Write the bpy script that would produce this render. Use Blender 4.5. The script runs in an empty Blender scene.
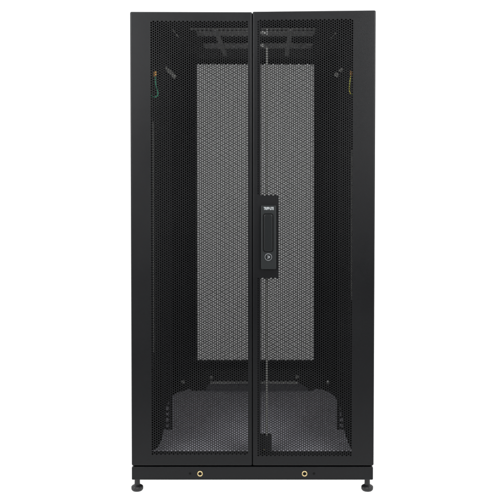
import bpy, math, random
from mathutils import Vector
random.seed(4)
S = bpy.context.scene
COL = S.collection

# ---------------------------------------------------------------- camera
FPX = 887.0                       # focal length in pixels of a 500 px frame
CAMY, CAMX, CAMZ = -2.2, 0.0155, 0.0
PITCH = math.radians(1.3)
CX, CY = 258.0, 158.0 + FPX*math.tan(PITCH)   # pixel where the optical axis lands
cam_d = bpy.data.cameras.new('camera'); cam = bpy.data.objects.new('camera', cam_d); COL.objects.link(cam)
cam.location = (CAMX, CAMY, CAMZ); cam.rotation_euler = (math.radians(90)-PITCH, 0, 0)
cam_d.sensor_width = 36; cam_d.lens = FPX/500*36
cam_d.shift_x = (250-CX)/500; cam_d.shift_y = -(250-CY)/500
cam_d.dof.use_dof = True; cam_d.dof.focus_distance = 2.2; cam_d.dof.aperture_fstop = 6.4
cam_d.clip_end = 100; cam_d.clip_start = 0.05
S.camera = cam
cp, sp = math.cos(PITCH), math.sin(PITCH)
def ray(px, py):
    u, v = (px-CX)/FPX, -(py-CY)/FPX
    return Vector((u, cp+v*sp, -sp+v*cp))
def at(px, py, Y=0.0):            # design helper: sizes read off the front plane
    d = ray(px, py); t = (Y-CAMY)/d.y
    return Vector((CAMX+d.x*t, Y, CAMZ+d.z*t))
CAMZ = -(-sp + -(490.6-CY)/FPX*cp)/(cp + -(490.6-CY)/FPX*sp)*(.04-CAMY)   # feet touch z = 0
cam.location.z = CAMZ
def onz(px, py, Z):
    d = ray(px, py); t = (Z-CAMZ)/d.z
    return Vector((CAMX+d.x*t, CAMY+d.y*t, Z))
def X(px, py=250, Y=0.0): return at(px, py, Y).x
def Z(py, Y=0.0): return at(258, py, Y).z

# ---------------------------------------------------------------- materials
def mat(name, col, rough=0.5, metal=0.0, bump=0.0, bscale=600, spec=0.5, var=0.0, vscale=3.0, coat=0):
    m = bpy.data.materials.new(name); m.use_nodes = True
    nt = m.node_tree; b = nt.nodes['Principled BSDF']
    b.inputs['Base Color'].default_value = (*col, 1); b.inputs['Roughness'].default_value = rough
    b.inputs['Metallic'].default_value = metal; b.inputs['Specular IOR Level'].default_value = spec
    tc = nt.nodes.new('ShaderNodeTexCoord')
    if bump:
        n = nt.nodes.new('ShaderNodeTexNoise'); n.inputs['Scale'].default_value = bscale; n.inputs['Detail'].default_value = 3
        nt.links.new(tc.outputs['Object'], n.inputs['Vector'])
        bp = nt.nodes.new('ShaderNodeBump'); bp.inputs['Strength'].default_value = bump; bp.inputs['Distance'].default_value = 0.001
        nt.links.new(n.outputs['Fac'], bp.inputs['Height']); nt.links.new(bp.outputs['Normal'], b.inputs['Normal'])
    if var:
        n2 = nt.nodes.new('ShaderNodeTexNoise'); n2.inputs['Scale'].default_value = vscale; n2.inputs['Detail'].default_value = 5
        nt.links.new(tc.outputs['Object'], n2.inputs['Vector'])
        mr = nt.nodes.new('ShaderNodeMapRange'); mr.inputs['From Min'].default_value = .3; mr.inputs['From Max'].default_value = .7
        mr.inputs['To Min'].default_value = rough-var; mr.inputs['To Max'].default_value = rough+var
        nt.links.new(n2.outputs['Fac'], mr.inputs['Value']); nt.links.new(mr.outputs['Result'], b.inputs['Roughness'])
    return m
M = {}
M['paint'] = mat('black_powder_coat', (.0032,.0034,.0040), .36, 0, .25, 900, .24, .06)
M['inner'] = mat('black_inner_paint', (.009,.009,.010), .75, 0, .2, 900, .2)
M['floorp'] = mat('pale_floor_paint', (.63,.62,.69), .75, 0, .2, 700, .2, .05)  # pale tone for the lit part of the cabinet floor
M['roofsteel'] = mat('dull_grey_steel', (.62,.62,.60), .6, .1, .2, 400)
M['bright_zinc'] = mat('bright_zinc', (.85,.85,.82), .45)
M['rod'] = mat('grey_rod_steel', (.32,.32,.30), .45, .2)
M['cover'] = mat('grey_cover_paint', (.17,.17,.20), .7)
M['light_steel'] = mat('light_steel', (.45,.45,.44), .5, .2)
M['steel'] = mat('zinc_steel', (.30,.29,.27), .4, .8)
M['dark_steel'] = mat('dark_steel', (.05,.05,.056), .7, 0)
M['plastic'] = mat('black_plastic', (.006,.0075,.008), .40, 0, .2, 700, .4)
M['plastic2'] = mat('black_satin_plastic', (.0045,.0055,.006), .34, 0, 0, 1, .4)
M['chrome'] = mat('lock_chrome', (.22,.23,.24), .35, .4)
M['brass'] = mat('brass', (.48,.38,.20), .38, .9)
M['copper'] = mat('copper_terminal', (.45,.22,.05), .4, .6)
M['green'] = mat('green_insulation', (.0,.20,.10), .4)
M['print'] = mat('white_print', (.34,.36,.37), .5)
M['rubber'] = mat('black_rubber', (.009,.009,.010), .45, 0, .4, 500, .4)
M['void'] = mat('hole_black', (.004,.004,.004), .8, 0, 0, 1, .1)
# yellow wire with green stripes
m = mat('striped_insulation', (.5,.4,.02), .4); nt = m.node_tree
w = nt.nodes.new('ShaderNodeTexWave'); w.bands_direction = 'Z'; w.inputs['Scale'].default_value = 60
tc = nt.nodes.new('ShaderNodeTexCoord'); nt.links.new(tc.outputs['Object'], w.inputs['Vector'])
r = nt.nodes.new('ShaderNodeValToRGB'); r.color_ramp.interpolation = 'CONSTANT'
r.color_ramp.elements[0].color = (.12,.22,.02,1); r.color_ramp.elements[1].position = .35; r.color_ramp.elements[1].color = (.62,.50,.03,1)
nt.links.new(w.outputs['Color'], r.inputs['Fac']); nt.links.new(r.outputs['Color'], nt.nodes['Principled BSDF'].inputs['Base Color'])
M['stripe'] = m
# added white sheet: world light shines through it, so no contact shadow shows
m = bpy.data.materials.new('white_backlit_sheet'); m.use_nodes = True; nt = m.node_tree; nt.nodes.clear()
out = nt.nodes.new('ShaderNodeOutputMaterial'); tr = nt.nodes.new('ShaderNodeBsdfTranslucent'); df = nt.nodes.new('ShaderNodeBsdfDiffuse'); mx = nt.nodes.new('ShaderNodeMixShader')
tr.inputs['Color'].default_value = (1,1,1,1); df.inputs['Color'].default_value = (.9,.9,.9,1); mx.inputs['Fac'].default_value = .1
nt.links.new(tr.outputs[0], mx.inputs[1]); nt.links.new(df.outputs[0], mx.inputs[2]); nt.links.new(mx.outputs[0], out.inputs[0])
M['backlit_sheet'] = m

# ---------------------------------------------------------------- mesh helpers
class MB:
    def __init__(s): s.v = []; s.f = []; s.smooth = set()
    def box(s, x0, x1, y0, y1, z0, z1):
        b = len(s.v)
        s.v += [(x,y,z) for x in (x0,x1) for y in (y0,y1) for z in (z0,z1)]
        s.f += [tuple(b+i for i in q) for q in ((0,1,3,2),(4,6,7,5),(0,4,5,1),(2,3,7,6),(0,2,6,4),(1,5,7,3))]
        return s
    def lathe(s, prof, c, axis='Z', n=28, knurl=0):      # prof: (radius, height) pairs
        b = len(s.v); k = len(prof)
        for (r, h) in prof:
            for i in range(n):
                a = 2*math.pi*i/n; rr = r*(1-(knurl if i % 2 else 0))
                u, v = rr*math.cos(a), rr*math.sin(a)
                s.v.append((c[0]+u, c[1]+v, c[2]+h) if axis == 'Z' else (c[0]+u, c[1]-h, c[2]+v))
        for j in range(k-1):
            for i in range(n):
                i2 = (i+1) % n
                s.f.append((b+j*n+i, b+j*n+i2, b+(j+1)*n+i2, b+(j+1)*n+i))
        s.f.append(tuple(b+i for i in reversed(range(n)))); s.f.append(tuple(b+(k-1)*n+i for i in range(n)))
        return s
    def tube(s, pts, r, n=10):
        b = len(s.v); P = [Vector(p) for p in pts]
        for j, p in enumerate(P):
            t = (P[min(j+1,len(P)-1)]-P[max(j-1,0)]).normalized()
            a = t.cross(Vector((0,1,0)) if abs(t.y) < .9 else Vector((1,0,0))).normalized(); c = t.cross(a)
            for i in range(n):
                q = 2*math.pi*i/n; s.v.append(tuple(p+a*r*math.cos(q)+c*r*math.sin(q)))
        for j in range(len(P)-1):
            for i in range(n):
                i2 = (i+1) % n; s.f.append((b+j*n+i, b+j*n+i2, b+(j+1)*n+i2, b+(j+1)*n+i))
        s.f.append(tuple(b+i for i in reversed(range(n)))); s.f.append(tuple(b+(len(P)-1)*n+i for i in range(n)))
        return s
    def prism(s, poly, z0, z1):                          # outline in XY, extruded in Z
        b = len(s.v); n = len(poly)
        s.v += [(p[0],p[1],z0) for p in poly]+[(p[0],p[1],z1) for p in poly]
        s.f.append(tuple(b+i for i in reversed(range(n)))); s.f.append(tuple(b+n+i for i in range(n)))
        for i in range(n): s.f.append((b+i, b+(i+1)%n, b+n+(i+1)%n, b+n+i))
        return s
    def prism_y(s, poly, y0, y1):                        # outline in XZ, extruded in Y
        b = len(s.v); n = len(poly)
        s.v += [(p[0],y0,p[1]) for p in poly]+[(p[0],y1,p[1]) for p in poly]
        s.f.append(tuple(b+i for i in range(n))); s.f.append(tuple(b+n+i for i in reversed(range(n))))
        for i in range(n): s.f.append((b+i, b+n+i, b+n+(i+1)%n, b+(i+1)%n))
        return s
    def build(s, name, m, parent=None, bevel=0, smooth=False, label=None, origin=None):
        me = bpy.data.meshes.new(name)
        o0 = Vector(origin) if origin else Vector((0,0,0))
        me.from_pydata([tuple(Vector(v)-o0) for v in s.v] if origin else s.v, [], s.f); me.update()
        o = bpy.data.objects.new(name, me); COL.objects.link(o); me.materials.append(m)
        o.location = o0
        if parent: o.parent = parent
        if origin and parent: o.location = o0
        if smooth:
            for p in me.polygons: p.use_smooth = True
        if bevel:
            bv = o.modifiers.new('bevel', 'BEVEL'); bv.width = bevel; bv.segments = 3; bv.limit_method = 'ANGLE'; bv.angle_limit = math.radians(40)
        if label: o['label'] = label
        return o
def rrect(x0, x1, z0, z1, r, n=6):
    P = []
    for (cx, cz, a0) in ((x1-r,z1-r,0),(x0+r,z1-r,90),(x0+r,z0+r,180),(x1-r,z0+r,270)):
        for i in range(n+1):
            a = math.radians(a0+90*i/n); P.append((cx+r*math.cos(a), cz+r*math.sin(a)))
    return P

# perforated sheet with folded edges.  Cells are a triangular lattice, columns vertical.
def perf_door(name, x0, x1, z0, z1, px0, px1, pz0, pz1, y, inward, k, pitch, parent, solid=None, depth=.020, label=None, r=.0035, th=.0012, m=None):
    """sheet facing -inward*Y ... inward=+1: face towards -Y"""
    mb = MB(); V = mb.v; F = mb.f
    R = pitch/math.sqrt(3); dx = pitch*math.sqrt(3)/2
    ang = [math.radians(60*i) for i in range(6)]
    hexo = [(R*math.cos(a), R*math.sin(a)) for a in ang]
    xi0, xi1, zi0, zi1 = x0+r, x1-r, z0+r, z1-r
    ncol = int((px1-px0)/dx); nrow = int((pz1-pz0)/pitch)
    ox = px0+((px1-px0)-(ncol-1)*dx)/2; oz = pz0+((pz1-pz0)-(nrow-.5)*pitch)/2+pitch*.5*0
    cl = lambda a, lo, hi: lo if a < lo else hi if a > hi else a
    c_lo = -int((ox-x0)/dx)-2; c_hi = int((x1-ox)/dx)+2
    yb = y+inward*th
    # solid area: only the margin cells of the perforated field, the rest of the sheet in large quads
    for c in range(-1, ncol+1):
        for q in range(-1, nrow+1):
            cx = ox+c*dx; cz = oz+q*pitch+(pitch*.5 if c % 2 else 0)
            hole = 0 <= c < ncol and 0 <= q < nrow
            if hole and solid and solid[0] < cx < solid[1] and solid[2] < cz < solid[3]: hole = False
            b = len(V)
            fo = [(cl(cx+hx, gx0, gx1), cl(cz+hz, gz0, gz1)) for (hx, hz) in hexo] if False else [(cx+hx, cz+hz) for (hx, hz) in hexo]
            if c == -1 or c == ncol or q == -1 or q == nrow:
                # clamp the outer half of margin cells onto the field rectangle
                fo = [(cl(a, ox-dx, ox+ncol*dx), cl(d, oz-pitch*.75, oz+nrow*pitch-pitch*.25+pitch*.25)) for a, d in fo]
            V.extend([(a, y, d) for a, d in fo])
            if hole:
                V.extend([(cx+hx*k, y, cz+hz*k) for hx, hz in hexo])
                V.extend([(cx+hx*k, yb, cz+hz*k) for hx, hz in hexo])
                V.extend([(a, yb, d) for a, d in fo])
                for i in range(6):
                    j = (i+1) % 6
                    F.append((b+i, b+j, b+6+j, b+6+i)); F.append((b+6+i, b+6+j, b+12+j, b+12+i)); F.append((b+12+i, b+12+j, b+18+j, b+18+i))
            else:
                F.append(tuple(b+i for i in range(6)))
                V.extend([(a, yb, d) for a, d in fo]); F.append(tuple(b+6+i for i in reversed(range(6))))
    gx0, gx1, gz0, gz1 = ox-dx, ox+ncol*dx, oz-pitch*.75, oz+nrow*pitch
    # big border sheets, front and back
    for yy in (y, yb):
        for (a0,a1,d0,d1) in ((xi0,gx0,zi0,zi1),(gx1,xi1,zi0,zi1),(gx0,gx1,zi0,gz0),(gx0,gx1,gz1,zi1)):
            if a1-a0 < 1e-5: continue
            b = len(V); V.extend([(a0,yy,d0),(a1,yy,d0),(a1,yy,d1),(a0,yy,d1)]); F.append((b,b+1,b+2,b+3))
    # rolled edge and return flange
    rings = [(0,0)]+[(r*math.sin(math.radians(t)), r*(1-math.cos(math.radians(t)))) for t in (22,45,68,90)]+[(r, depth), (r-th, depth), (r-th, r+th), (0, th)]
    b = len(V); arc = (0, 22.5, 45, 67.5, 90); n = 20
    for (off, d) in rings:
        for (qx, qz, a0) in ((xi0,zi0,180),(xi1,zi0,270),(xi1,zi1,0),(xi0,zi1,90)):
            for t in arc:
                a = math.radians(a0+t); V.append((qx+off*math.cos(a), y+inward*d, qz+off*math.sin(a)))
    for j in range(len(rings)-1):
        for i in range(n):
            i2 = (i+1) % n; F.append((b+j*n+i, b+j*n+i2, b+(j+1)*n+i2, b+(j+1)*n+i))
    return mb.build(name, m or M['paint'], parent, label=label)

def empty(name, loc, label, cat, parent=None):
    o = bpy.data.objects.new(name, None); COL.objects.link(o); o.location = loc; o.empty_display_size = .05
    o['label'] = label; o['category'] = cat
    return o

# ================================================================ CABINET
cab = empty('server_rack_cabinet', (0,0,0), 'tall black metal server rack cabinet with perforated split doors standing on levelling feet', 'server cabinet')

ZT, ZD, ZS, ZB = Z(11.7), Z(465.8), Z(467.3), Z(480.2)     # top, door bottom, skirt top, skirt bottom
XL, XR = X(131.0, 300), X(374.3, 300)
XM = X(252.4, 300)
PITCHM = .0060*1.01
D = 1.05                                                    # cabinet depth
print('dims', XL, XR, ZT, ZD, ZS, ZB)
# --- split doors nearest the camera
doorL = perf_door('door', XL, XM-.0005, ZD, ZT-.0005, X(150.8), X(248.2), Z(455.6), Z(20.2), 0, 1, .72, PITCHM, cab,
                  label='left split door with perforated sheet and no handle')
for v in doorL.data.vertices:
    w = max(0, (v.co.z-ZD)/(ZT-ZD)); u = (XM-v.co.x)/(XM-XL); v.co.x -= u*w*.0005; v.co.z += u*w*.0008
lat = (X(257.3), X(278.6), Z(278.2), Z(195.6))
doorR = perf_door('door', XM+.0005, XR, ZD, ZT+.0005, X(256.6), X(352.9), Z(456.2), Z(19.8), 0, 1, .72, PITCHM, cab, solid=lat,
                  label='right split door with perforated sheet and swing handle')
for v in doorR.data.vertices:      # this door hangs a few millimetres out of square
    w = max(0, (v.co.z-ZD)/(ZT-ZD)); u = (v.co.x-XM)/(XR-XM); v.co.x += u*w*.0020; v.co.z += u*w*.0034
# inner stiffener channel along the meeting edge (right door) and hinge-side channels
MB().box(X(254.4), X(260.6), .004, .022, Z(464), Z(14)).build('stiffener', M['inner'], doorR, .001)
MB().box(X(248.6), X(255), .0225, .030, Z(465), Z(12.6)).build('stiffener', M['inner'], doorL, .001)
for dr, a, b in ((doorL, 134, 147.5), (doorR, 355, 371)):
    MB().box(X(a), X(b), .004, .018, Z(459), Z(17)).build('stiffener', M['inner'], dr, .001)

# swing handle
hx0, hx1, hz0, hz1 = X(261.0), X(276.2), Z(268.8), Z(205.3)
h = MB().prism_y(rrect(hx0, hx1, hz0, hz1, .003), -.0095, -.0002)
handle = h.build('handle', M['plastic'], doorR, .0016, label='black swing handle body')
# raised lever lying in its recess: groove frame + lever bar
gr = MB()
lx0, lx1, lz0, lz1 = X(263.4), X(272.9), Z(251.2), Z(213.6)
outer = rrect(lx0-.0012, lx1+.0012, lz0-.001, lz1+.0012, .006); inner = rrect(lx0+.001, lx1-.001, lz0+.001, lz1-.001, .005)
b = 0; n = len(outer)
gr.v = [(p[0], -.0098, p[1]) for p in outer]+[(p[0], -.0098, p[1]) for p in inner]
gr.f = [(i, (i+1) % n, n+(i+1) % n, n+i) for i in range(n)]
gr.build('recess_line', M['void'], doorR)
MB().prism_y(rrect(lx0+.001, lx1-.001, lz0+.001, lz1-.001, .005), -.0135, -.0095).build('lever', M['plastic2'], doorR, .0018)
# lever lower end carrying the lock
cx, cz = X(268.3), Z(256.6)
MB().lathe([(.0092,0),(.0092,.0022),(.0088,.0030),(.0080,.0030),(.0080,.0012)], (cx,-.0092,cz), 'Y', 40).build('lock_cylinder', M['chrome'], doorR, smooth=False)
MB().lathe([(.0070,0),(.0070,.0028),(.0064,.0034)], (cx,-.0096,cz), 'Y', 32).build('lock_core', M['plastic2'], doorR)
kz = MB()
kz.box(cx-.0022, cx-.0002, -.0134, -.0128, cz-.0042, cz+.0042)
kz.lathe([(.0030,0),(.0030,.0006)], (cx+.0012,-.0128,cz+.0004), 'Y', 20)
kz.build('keyway', M['chrome'], doorR)
# printed name on the handle
fc = bpy.data.curves.new('badge', 'FONT'); fc.body = 'TRIPP\u00b7LITE'; fc.size = .0098; fc.extrude = .0002; fc.offset = .00022; fc.align_x = 'CENTER'; fc.align_y = 'CENTER'; fc.resolution_u = 3
to = bpy.data.objects.new('tmp', fc); COL.objects.link(to)
dg = bpy.context.evaluated_depsgraph_get(); dg.update()
me = bpy.data.meshes.new_from_object(to.evaluated_get(dg)); bpy.data.objects.remove(to)
wid = max(v.co.x for v in me.vertices)-min(v.co.x for v in me.vertices)
ob = bpy.data.objects.new('badge_lettering', me); COL.objects.link(ob); me.materials.clear(); me.materials.append(M['print'])
ob.parent = doorR; ob.location = (X(268.7), -.0099, Z(208.4)); ob.rotation_euler = (math.pi/2,0,0)
ob.scale = (.0248/wid, 1.0, 1); ob['label'] = 'white lettering on the swing handle'

# latch rod behind the right door
rx = X(267.0, 250, .03)
MB().box(rx-.0029, rx+.0029, .0275, .0305, Z(436,.03), Z(47,.03)).build('latch_rod', M['rod'], doorR, .0008)
MB().box(rx-.0014, rx+.0014, .0275, .0305, Z(36,.03), Z(29,.03)).build('latch_rod_tip', M['light_steel'], doorR, .0006)
MB().box(rx-.003, rx+.003, .020, .027, Z(276,.03), Z(198,.03)).build('latch_gearbox', M['inner'], doorR, .001)
g = MB().box(X(259.5,440,.03), X(271.4,440,.03), .022, .048, Z(450.5,.03), Z(435.5,.03)); g.build('rod_guide', M['inner'], doorR, .001)
g = MB().box(X(260,40,.03), X(266,40,.03), .024, .034, Z(34,.03), Z(31.5,.03)); g.build('rod_guide', M['roofsteel'], doorR)
g = MB().box(X(259,40,.03), X(264,40,.03), .024, .034, Z(47,.03), Z(44.5,.03)); g.build('rod_guide', M['roofsteel'], doorR)
for (px, py) in ((259.4,449.5),(258.2,453.0),(264,449.8)):
    MB().lathe([(.0022,0),(.0020,.0014),(.001,.002)], (X(px,py,.02), .0195, Z(py,.02)), 'Y', 14).build('screw', M['brass'], doorR, smooth=True)
for (px, py) in ((258.4,25),(259.2,44.5)):
    MB().lathe([(.002,0),(.0018,.0014),(.001,.002)], (X(px,py,.02), .0195, Z(py,.02)), 'Y', 14).build('screw', M['brass'], doorR, smooth=True)
# slim hinge rods just inside the outer edge of each field
MB().tube([(X(153.0,120,.024), .024, Z(122,.024)), (X(153.0,120,.024), .024, Z(352,.024))], .0010, 8).build('hinge_rod', M['rod'], doorL)
MB().tube([(X(352.0,120,.024), .024, Z(150,.024)), (X(352.0,120,.024), .024, Z(300,.024))], .0006, 8).build('hinge_rod', M['rod'], doorR)

# --- base skirt
sk = MB().prism_y(rrect(X(131.6,474), X(373.2,474), ZB, ZS, .0025, 4), .002, .032)
skirt = sk.build('base_skirt', M['paint'], cab, .0012)
sides = MB().box(X(131.6,474)+.001, X(131.6,474)+.03, .0325, D-.03, ZB+.0005, ZS-.001).box(X(373.2,474)-.03, X(373.2,474)-.001, .0325, D-.03, ZB+.0005, ZS-.001).box(X(131.6,474)+.001, X(373.2,474)-.001, D-.0295, D, ZB+.0005, ZS-.001)
sides.build('base_frame', M['paint'], cab, .001)
# dark gap strip between doors and skirt
MB().box(XL+.004, XR-.004, .0155, .034, ZS, ZD+.012).build('door_sill', M['inner'], cab)
for px in (200.0, 304.6):
    c = (X(px,474), .002, Z(473.9))
    MB().lathe([(.0070,-.001),(.0072,.0010),(.0068,.0020),(.0054,.0024),(.0042,.0018),(.0041,-.0005)], c, 'Y', 36).build('threaded_insert', M['brass'], skirt, smooth=True)
    MB().lathe([(.0041,0),(.0041,.0009)], (c[0], .0016, c[2]), 'Y', 24).build('insert_hole', M['void'], skirt)
for px in (190.0, 314.0):
    c = (X(px,474), .0022, Z(473.9))
    MB().lathe([(.0036,0),(.0034,.0006),(.0028,.0008),(.0014,.0003)], c, 'Y', 6).build('screw', M['void'], skirt)

# --- levelling feet
def foot(x, y):
    f = MB().lathe([(.0088,0),(.0128,.0014),(.0148,.0042),(.0153,.0064),(.0153,.0108),(.0138,.0130),(.0100,.0150),(.0072,.0168),(.0066,ZB)], (x,y,0), 'Z', 36, .04)
    o = f.build('levelling_foot', M['rubber'], cab, smooth=False)
    MB().lathe([(.0050,0),(.0050,.02)], (x,y,ZB+.0), 'Z', 18).build('threaded_stem', M['dark_steel'], o)
    return o
for yy in (.040, D-.05):
    for px in (137.3, 367.2):
        foot(at(px,485,.0).x*(1 if yy > .1 else (CAMX+(at(px,485,.0).x-CAMX)*(.040+2.2)/2.2)/at(px,485,.0).x), yy)

# --- shell
XLi, XRi = XL+.0015, XR-.0015
MB().box(XLi, XLi+.0015, .0225, D-.002, ZS+.002, ZT-.002).build('side_panel', M['inner'], cab)
MB().box(XRi-.0015, XRi, .0225, D-.002, ZS+.002, ZT-.002).build('side_panel', M['inner'], cab)
ZR = Z(14.5)
roof = MB().box(XLi+.0016, XRi-.0016, .0225, D-.002, ZR+.004, ZR+.006).build('roof_panel', M['inner'], cab)
for x in (XLi+.0035, XRi-.0405):
    for y in (.030, D-.067):
        MB().box(x, x+.037-.002, y, y+.035, ZS+.003, ZR+.002).build('corner_post', M['inner'], cab, .002)
# roof beams along the front and the two lit cross channels, two runners in depth
zc = lambda py, Y: Z(py, Y)
zr = ZR-.008
def yat(py, z):                   # depth at which height z shows at this row
    return onz(258, py, z).y
def cross(py0, py1, xa, xb, nm, m):
    y0, y1 = yat(py0, zr), yat(py1, zr)
    MB().box(onz(xa,(py0+py1)/2,zr).x, onz(xb,(py0+py1)/2,zr).x, y0, y1, zr, zr+.002).build(nm, m, roof, .0005)
cross(31.4, 36.2, 197, 314, 'cross_channel', M['roofsteel'])
cross(43.8, 48.6, 204, 312, 'cross_channel', M['roofsteel'])
cross(28.8, 29.9, 190, 316, 'cross_channel', M['roofsteel'])
for (xa,ya,xb,yb) in ((215.5,30.5,225.5,56), (290.5,30.5,286.3,56)):
    z2 = zr-.006; p, q = onz(xa,ya,z2), onz(xb,yb,z2); wv = .0065
    MB().prism([(p.x-wv,p.y),(p.x+wv,p.y),(q.x+wv,q.y),(q.x-wv,q.y)], z2, z2+.0055).build('roof_runner', M['roofsteel'], roof, .0005)

# --- floor plate, its curved far corners cut where shade begins on the floor
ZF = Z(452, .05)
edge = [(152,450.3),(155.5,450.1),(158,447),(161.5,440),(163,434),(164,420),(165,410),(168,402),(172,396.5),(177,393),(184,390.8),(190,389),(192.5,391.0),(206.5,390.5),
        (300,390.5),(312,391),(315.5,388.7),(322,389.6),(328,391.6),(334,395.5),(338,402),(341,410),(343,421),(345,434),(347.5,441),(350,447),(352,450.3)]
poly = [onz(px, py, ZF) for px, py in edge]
fl = MB().prism([(p.x,p.y) for p in poly][::-1], ZF-.002, ZF).build('lit_floor_panel', M['floorp'], cab)
e2 = [(206,390.3),(207,386),(211,382.3),(297,382.1),(303,385),(308,389),(309,390.3)]
p2 = [onz(px, py, ZF+.004) for px, py in e2]
MB().prism([(p.x,p.y) for p in p2][::-1], ZF-.002, ZF+.004).build('cable_cover', M['cover'], fl, .001)
a, b_ = onz(210,382.2,ZF+.007), onz(298,382.2,ZF+.007)
MB().box(a.x, b_.x, a.y-.010, a.y+.006, ZF+.003, ZF+.0085).build('cover_rim', M['bright_zinc'], fl, .001)
MB().box(XLi+.003, XRi-.003, .036, D-.01, ZF-.006, ZF-.003).build('base_pan', M['inner'], cab)
MB().box(XLi+.003, XRi-.003, D-.06, D-.03, Z(369,D-.06), Z(361.5,D-.06)).build('front_sill', M['inner'], cab, .002)
Ya, Yb = onz(258,386.5,ZF).y, onz(258,380,ZF).y
for (px, py, Y) in ((183,382,Ya),(211.3,377.6,Yb),(297.2,377,Yb),(328,382,Ya)):
    p = at(px, py, Y)
    o = MB().lathe([(.006,0),(.0058,.003),(.003,.006)], tuple(p), 'Y', 16); 
    o.build('screw', M['bright_zinc'], cab, smooth=True)
    MB().lathe([(.003,0),(.003,p.z+.003-ZF)], (p.x, Y+.002, ZF+.0002), 'Z', 10).build('stud', M['inner'], cab)

# --- 19-inch mounting rails with square holes
def mount_rail(xc, yc, sgn):
    """web facing the camera with a column of square holes, flange running back"""
    mb = MB(); w2 = .0135; hs = .0046; pitch = .01588*1.0
    x0, x1 = xc-w2, xc+w2; z = ZF+.001; ztop = ZR-.012
    hx0, hx1 = xc-hs, xc+hs
    th = .002
    for yy in (yc, yc+th):
        def q(a0,a1,d0,d1):
            b = len(mb.v); mb.v.extend([(a0,yy,d0),(a1,yy,d0),(a1,yy,d1),(a0,yy,d1)]); mb.f.append((b,b+1,b+2,b+3))
        q(x0,hx0,z,ztop); q(hx1,x1,z,ztop)
        zz = z; first = z+.006
        k = 0; zc_ = z
        while first+k*pitch+2*hs < ztop-.01:
            h0 = first+k*pitch; q(hx0,hx1,zc_,h0); zc_ = h0+2*hs; k += 1
        q(hx0,hx1,zc_,ztop)
    fx = x1 if sgn > 0 else x0-th
    mb.box(fx, fx+th, yc, yc+.045, z, ztop)
    return mb.build('mounting_rail', M['inner'], cab)
yr = .235
xl = at(167.3, 425, yr).x; xr = at(341.6, 425, yr).x
mount_rail(xl, yr, -1); mount_rail(xr, yr, 1)
mount_rail(xl-.006, .80, -1); mount_rail(xr+.006, .80, 1)

# --- far door
YF = 1.035
fx0, fx1, fz0, fz1 = at(196.7,200,YF+.03).x, at(313.9,200,YF+.03).x, Z(360.6,YF+.03), Z(63.8,YF+.03)
perf_door('door', XL+.001, XR-.001, ZS+.002, ZT-.001, fx0, fx1, fz0, fz1, YF+.03, -1, .44, PITCHM, cab, label='far perforated door seen through the split doors', depth=.024, m=M['inner'])

# --- little corner braces glimpsed through the mesh
def brace(p0, p1, Y, w, m=M['rod']):
    a, b = at(*p0, Y), at(*p1, Y); d = (b-a).normalized(); nrm = Vector((-d.z,0,d.x))*w
    MB().prism_y([(v.x, v.z) for v in (a-nrm, b-nrm, b+nrm, a+nrm)], Y, Y+.003).build('corner_brace', m, cab, .0008)
brace((167.5,69.5),(175.5,77.5), .12, .0050); brace((165.5,66.5),(168,70), .12, .003)
brace((335.3,76),(338,73), .12, .0055); brace((339.5,71.5),(343,68.5), .12, .0035)
brace((172.5,29.5),(178.5,37), .10, .0012); brace((336,33),(331,38), .10, .0012)

# --- bonding wires
def smooth_path(P, n=8):
    out = []
    Q = [P[0]]+P+[P[-1]]
    for i in range(1, len(Q)-2):
        for k in range(n):
            t = k/n; a,b,c,d = Q[i-1],Q[i],Q[i+1],Q[i+2]
            out.append(.5*((2*b)+(c-a)*t+(2*a-5*b+4*c-d)*t*t+(3*b-a-3*c+d)*t*t*t))
    out.append(P[-1]); return out
def wire(pts, Y, m, r, label, lug):
    P = smooth_path([at(x, y, Y) for x, y in pts])
    w_ = MB().tube(P, r, 10).build('bonding_wire', m, cab, smooth=True, label=label)
    x, y, hw, hh = lug; c = at(x, y, Y)
    MB().box(c.x-hw, c.x+hw, Y-.0015, Y+.0015, c.z-hh, c.z+hh).build('terminal', M['copper'], w_, .0008)
wire([(155.3,77),(155.6,83),(157.2,90),(158.0,94),(156.5,96.6),(153.3,96.8),(150.8,95)], .012, M['green'], .0017, 'thin green bonding wire looped behind the left door', (155.2,74,.0038,.0064))
wire([(351.0,76),(350.0,81),(349.2,87),(349.2,91),(351.2,93.6),(354.2,94)], .012, M['stripe'], .0017, 'thin yellow and green striped bonding wire behind the right door', (351.2,73.2,.0028,.0054))

# ================================================================ SETTING: added curved white sheet, glowing from behind and below
mb = MB(); prof = [(-.85,0.0),(1.9,0.0)]
for i in range(1, 13):
    a = math.radians(90*i/12); prof.append((1.9+1.2*math.sin(a), 1.2*(1-math.cos(a))))
prof.append((3.1, 4.2))
for (y, z) in prof: mb.v += [(-4.5,y,z-.0005),(4.5,y,z-.0005)]
mb.f = [(2*i, 2*i+1, 2*i+3, 2*i+2) for i in range(len(prof)-1)]
bd = mb.build('backdrop', M['backlit_sheet'], smooth=True)
bd['kind'] = 'structure'; bd['label'] = 'seamless white sheet added to glow behind and below the cabinet'

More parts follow.
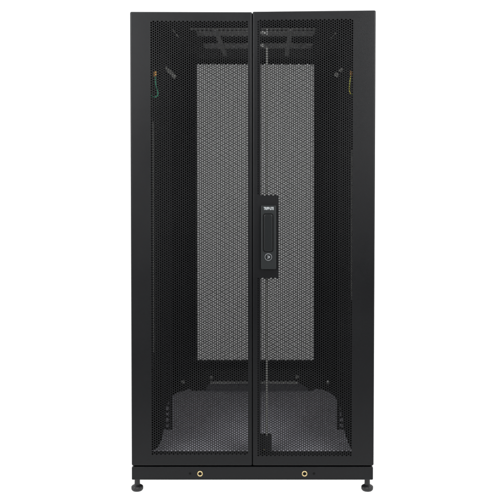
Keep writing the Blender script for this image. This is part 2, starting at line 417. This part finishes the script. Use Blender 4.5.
# ================================================================ LIGHT
wd = bpy.data.worlds.new('World'); S.world = wd; wd.use_nodes = True; nt = wd.node_tree
bg = nt.nodes['Background']; tc = nt.nodes.new('ShaderNodeTexCoord'); sx = nt.nodes.new('ShaderNodeSeparateXYZ')
nt.links.new(tc.outputs['Generated'], sx.inputs[0])
def mr(sock, a, b):
    n = nt.nodes.new('ShaderNodeMapRange'); n.inputs['From Min'].default_value = a; n.inputs['From Max'].default_value = b
    nt.links.new(sock, n.inputs['Value']); return n.outputs['Result']
neg = nt.nodes.new('ShaderNodeMath'); neg.operation = 'MULTIPLY'; neg.inputs[1].default_value = -1; nt.links.new(sx.outputs['Z'], neg.inputs[0])
mxn = nt.nodes.new('ShaderNodeMath'); mxn.operation = 'MAXIMUM'
nt.links.new(mr(sx.outputs['Y'], -.15, .25), mxn.inputs[0]); nt.links.new(mr(neg.outputs[0], .22, .6), mxn.inputs[1])
n = nt.nodes.new('ShaderNodeMapRange'); n.inputs['To Min'].default_value = .025; n.inputs['To Max'].default_value = 1.45
nt.links.new(mxn.outputs[0], n.inputs['Value']); nt.links.new(n.outputs['Result'], bg.inputs['Strength'])
bg.inputs['Color'].default_value = (1,1,1,1)
def area(name, loc, target, sx_, sy_, power, col=(1,1,1)):
    l = bpy.data.lights.new(name, 'AREA'); l.shape = 'RECTANGLE'; l.size = sx_; l.size_y = sy_; l.energy = power; l.color = col
    o = bpy.data.objects.new(name, l); COL.objects.link(o); o.location = loc
    o.rotation_euler = (Vector(target)-Vector(loc)).to_track_quat('-Z','Y').to_euler(); return o
area('softbox', (-.7,-1.0,2.35), (-.1,0,.6), .9, .5, 22, (.95,.98,1))
area('softbox', (.7,-1.0,2.35), (.1,0,.6), .9, .5, 19, (.95,.98,1))
area('side_fill', (-1.8,-2.2,1.5), (0,.1,.2), 1.7, 1.3, 92, (1,1,1))  # added unseen pair of lamps, brightens the cabinet floor through the mesh
area('side_fill', (1.8,-2.2,1.5), (0,.1,.2), 1.7, 1.3, 86, (1,1,1))

S.view_settings.view_transform = 'Standard'; S.view_settings.look = 'None'
S.view_settings.exposure = 0; S.view_settings.gamma = 1
S.cycles.max_bounces = 8
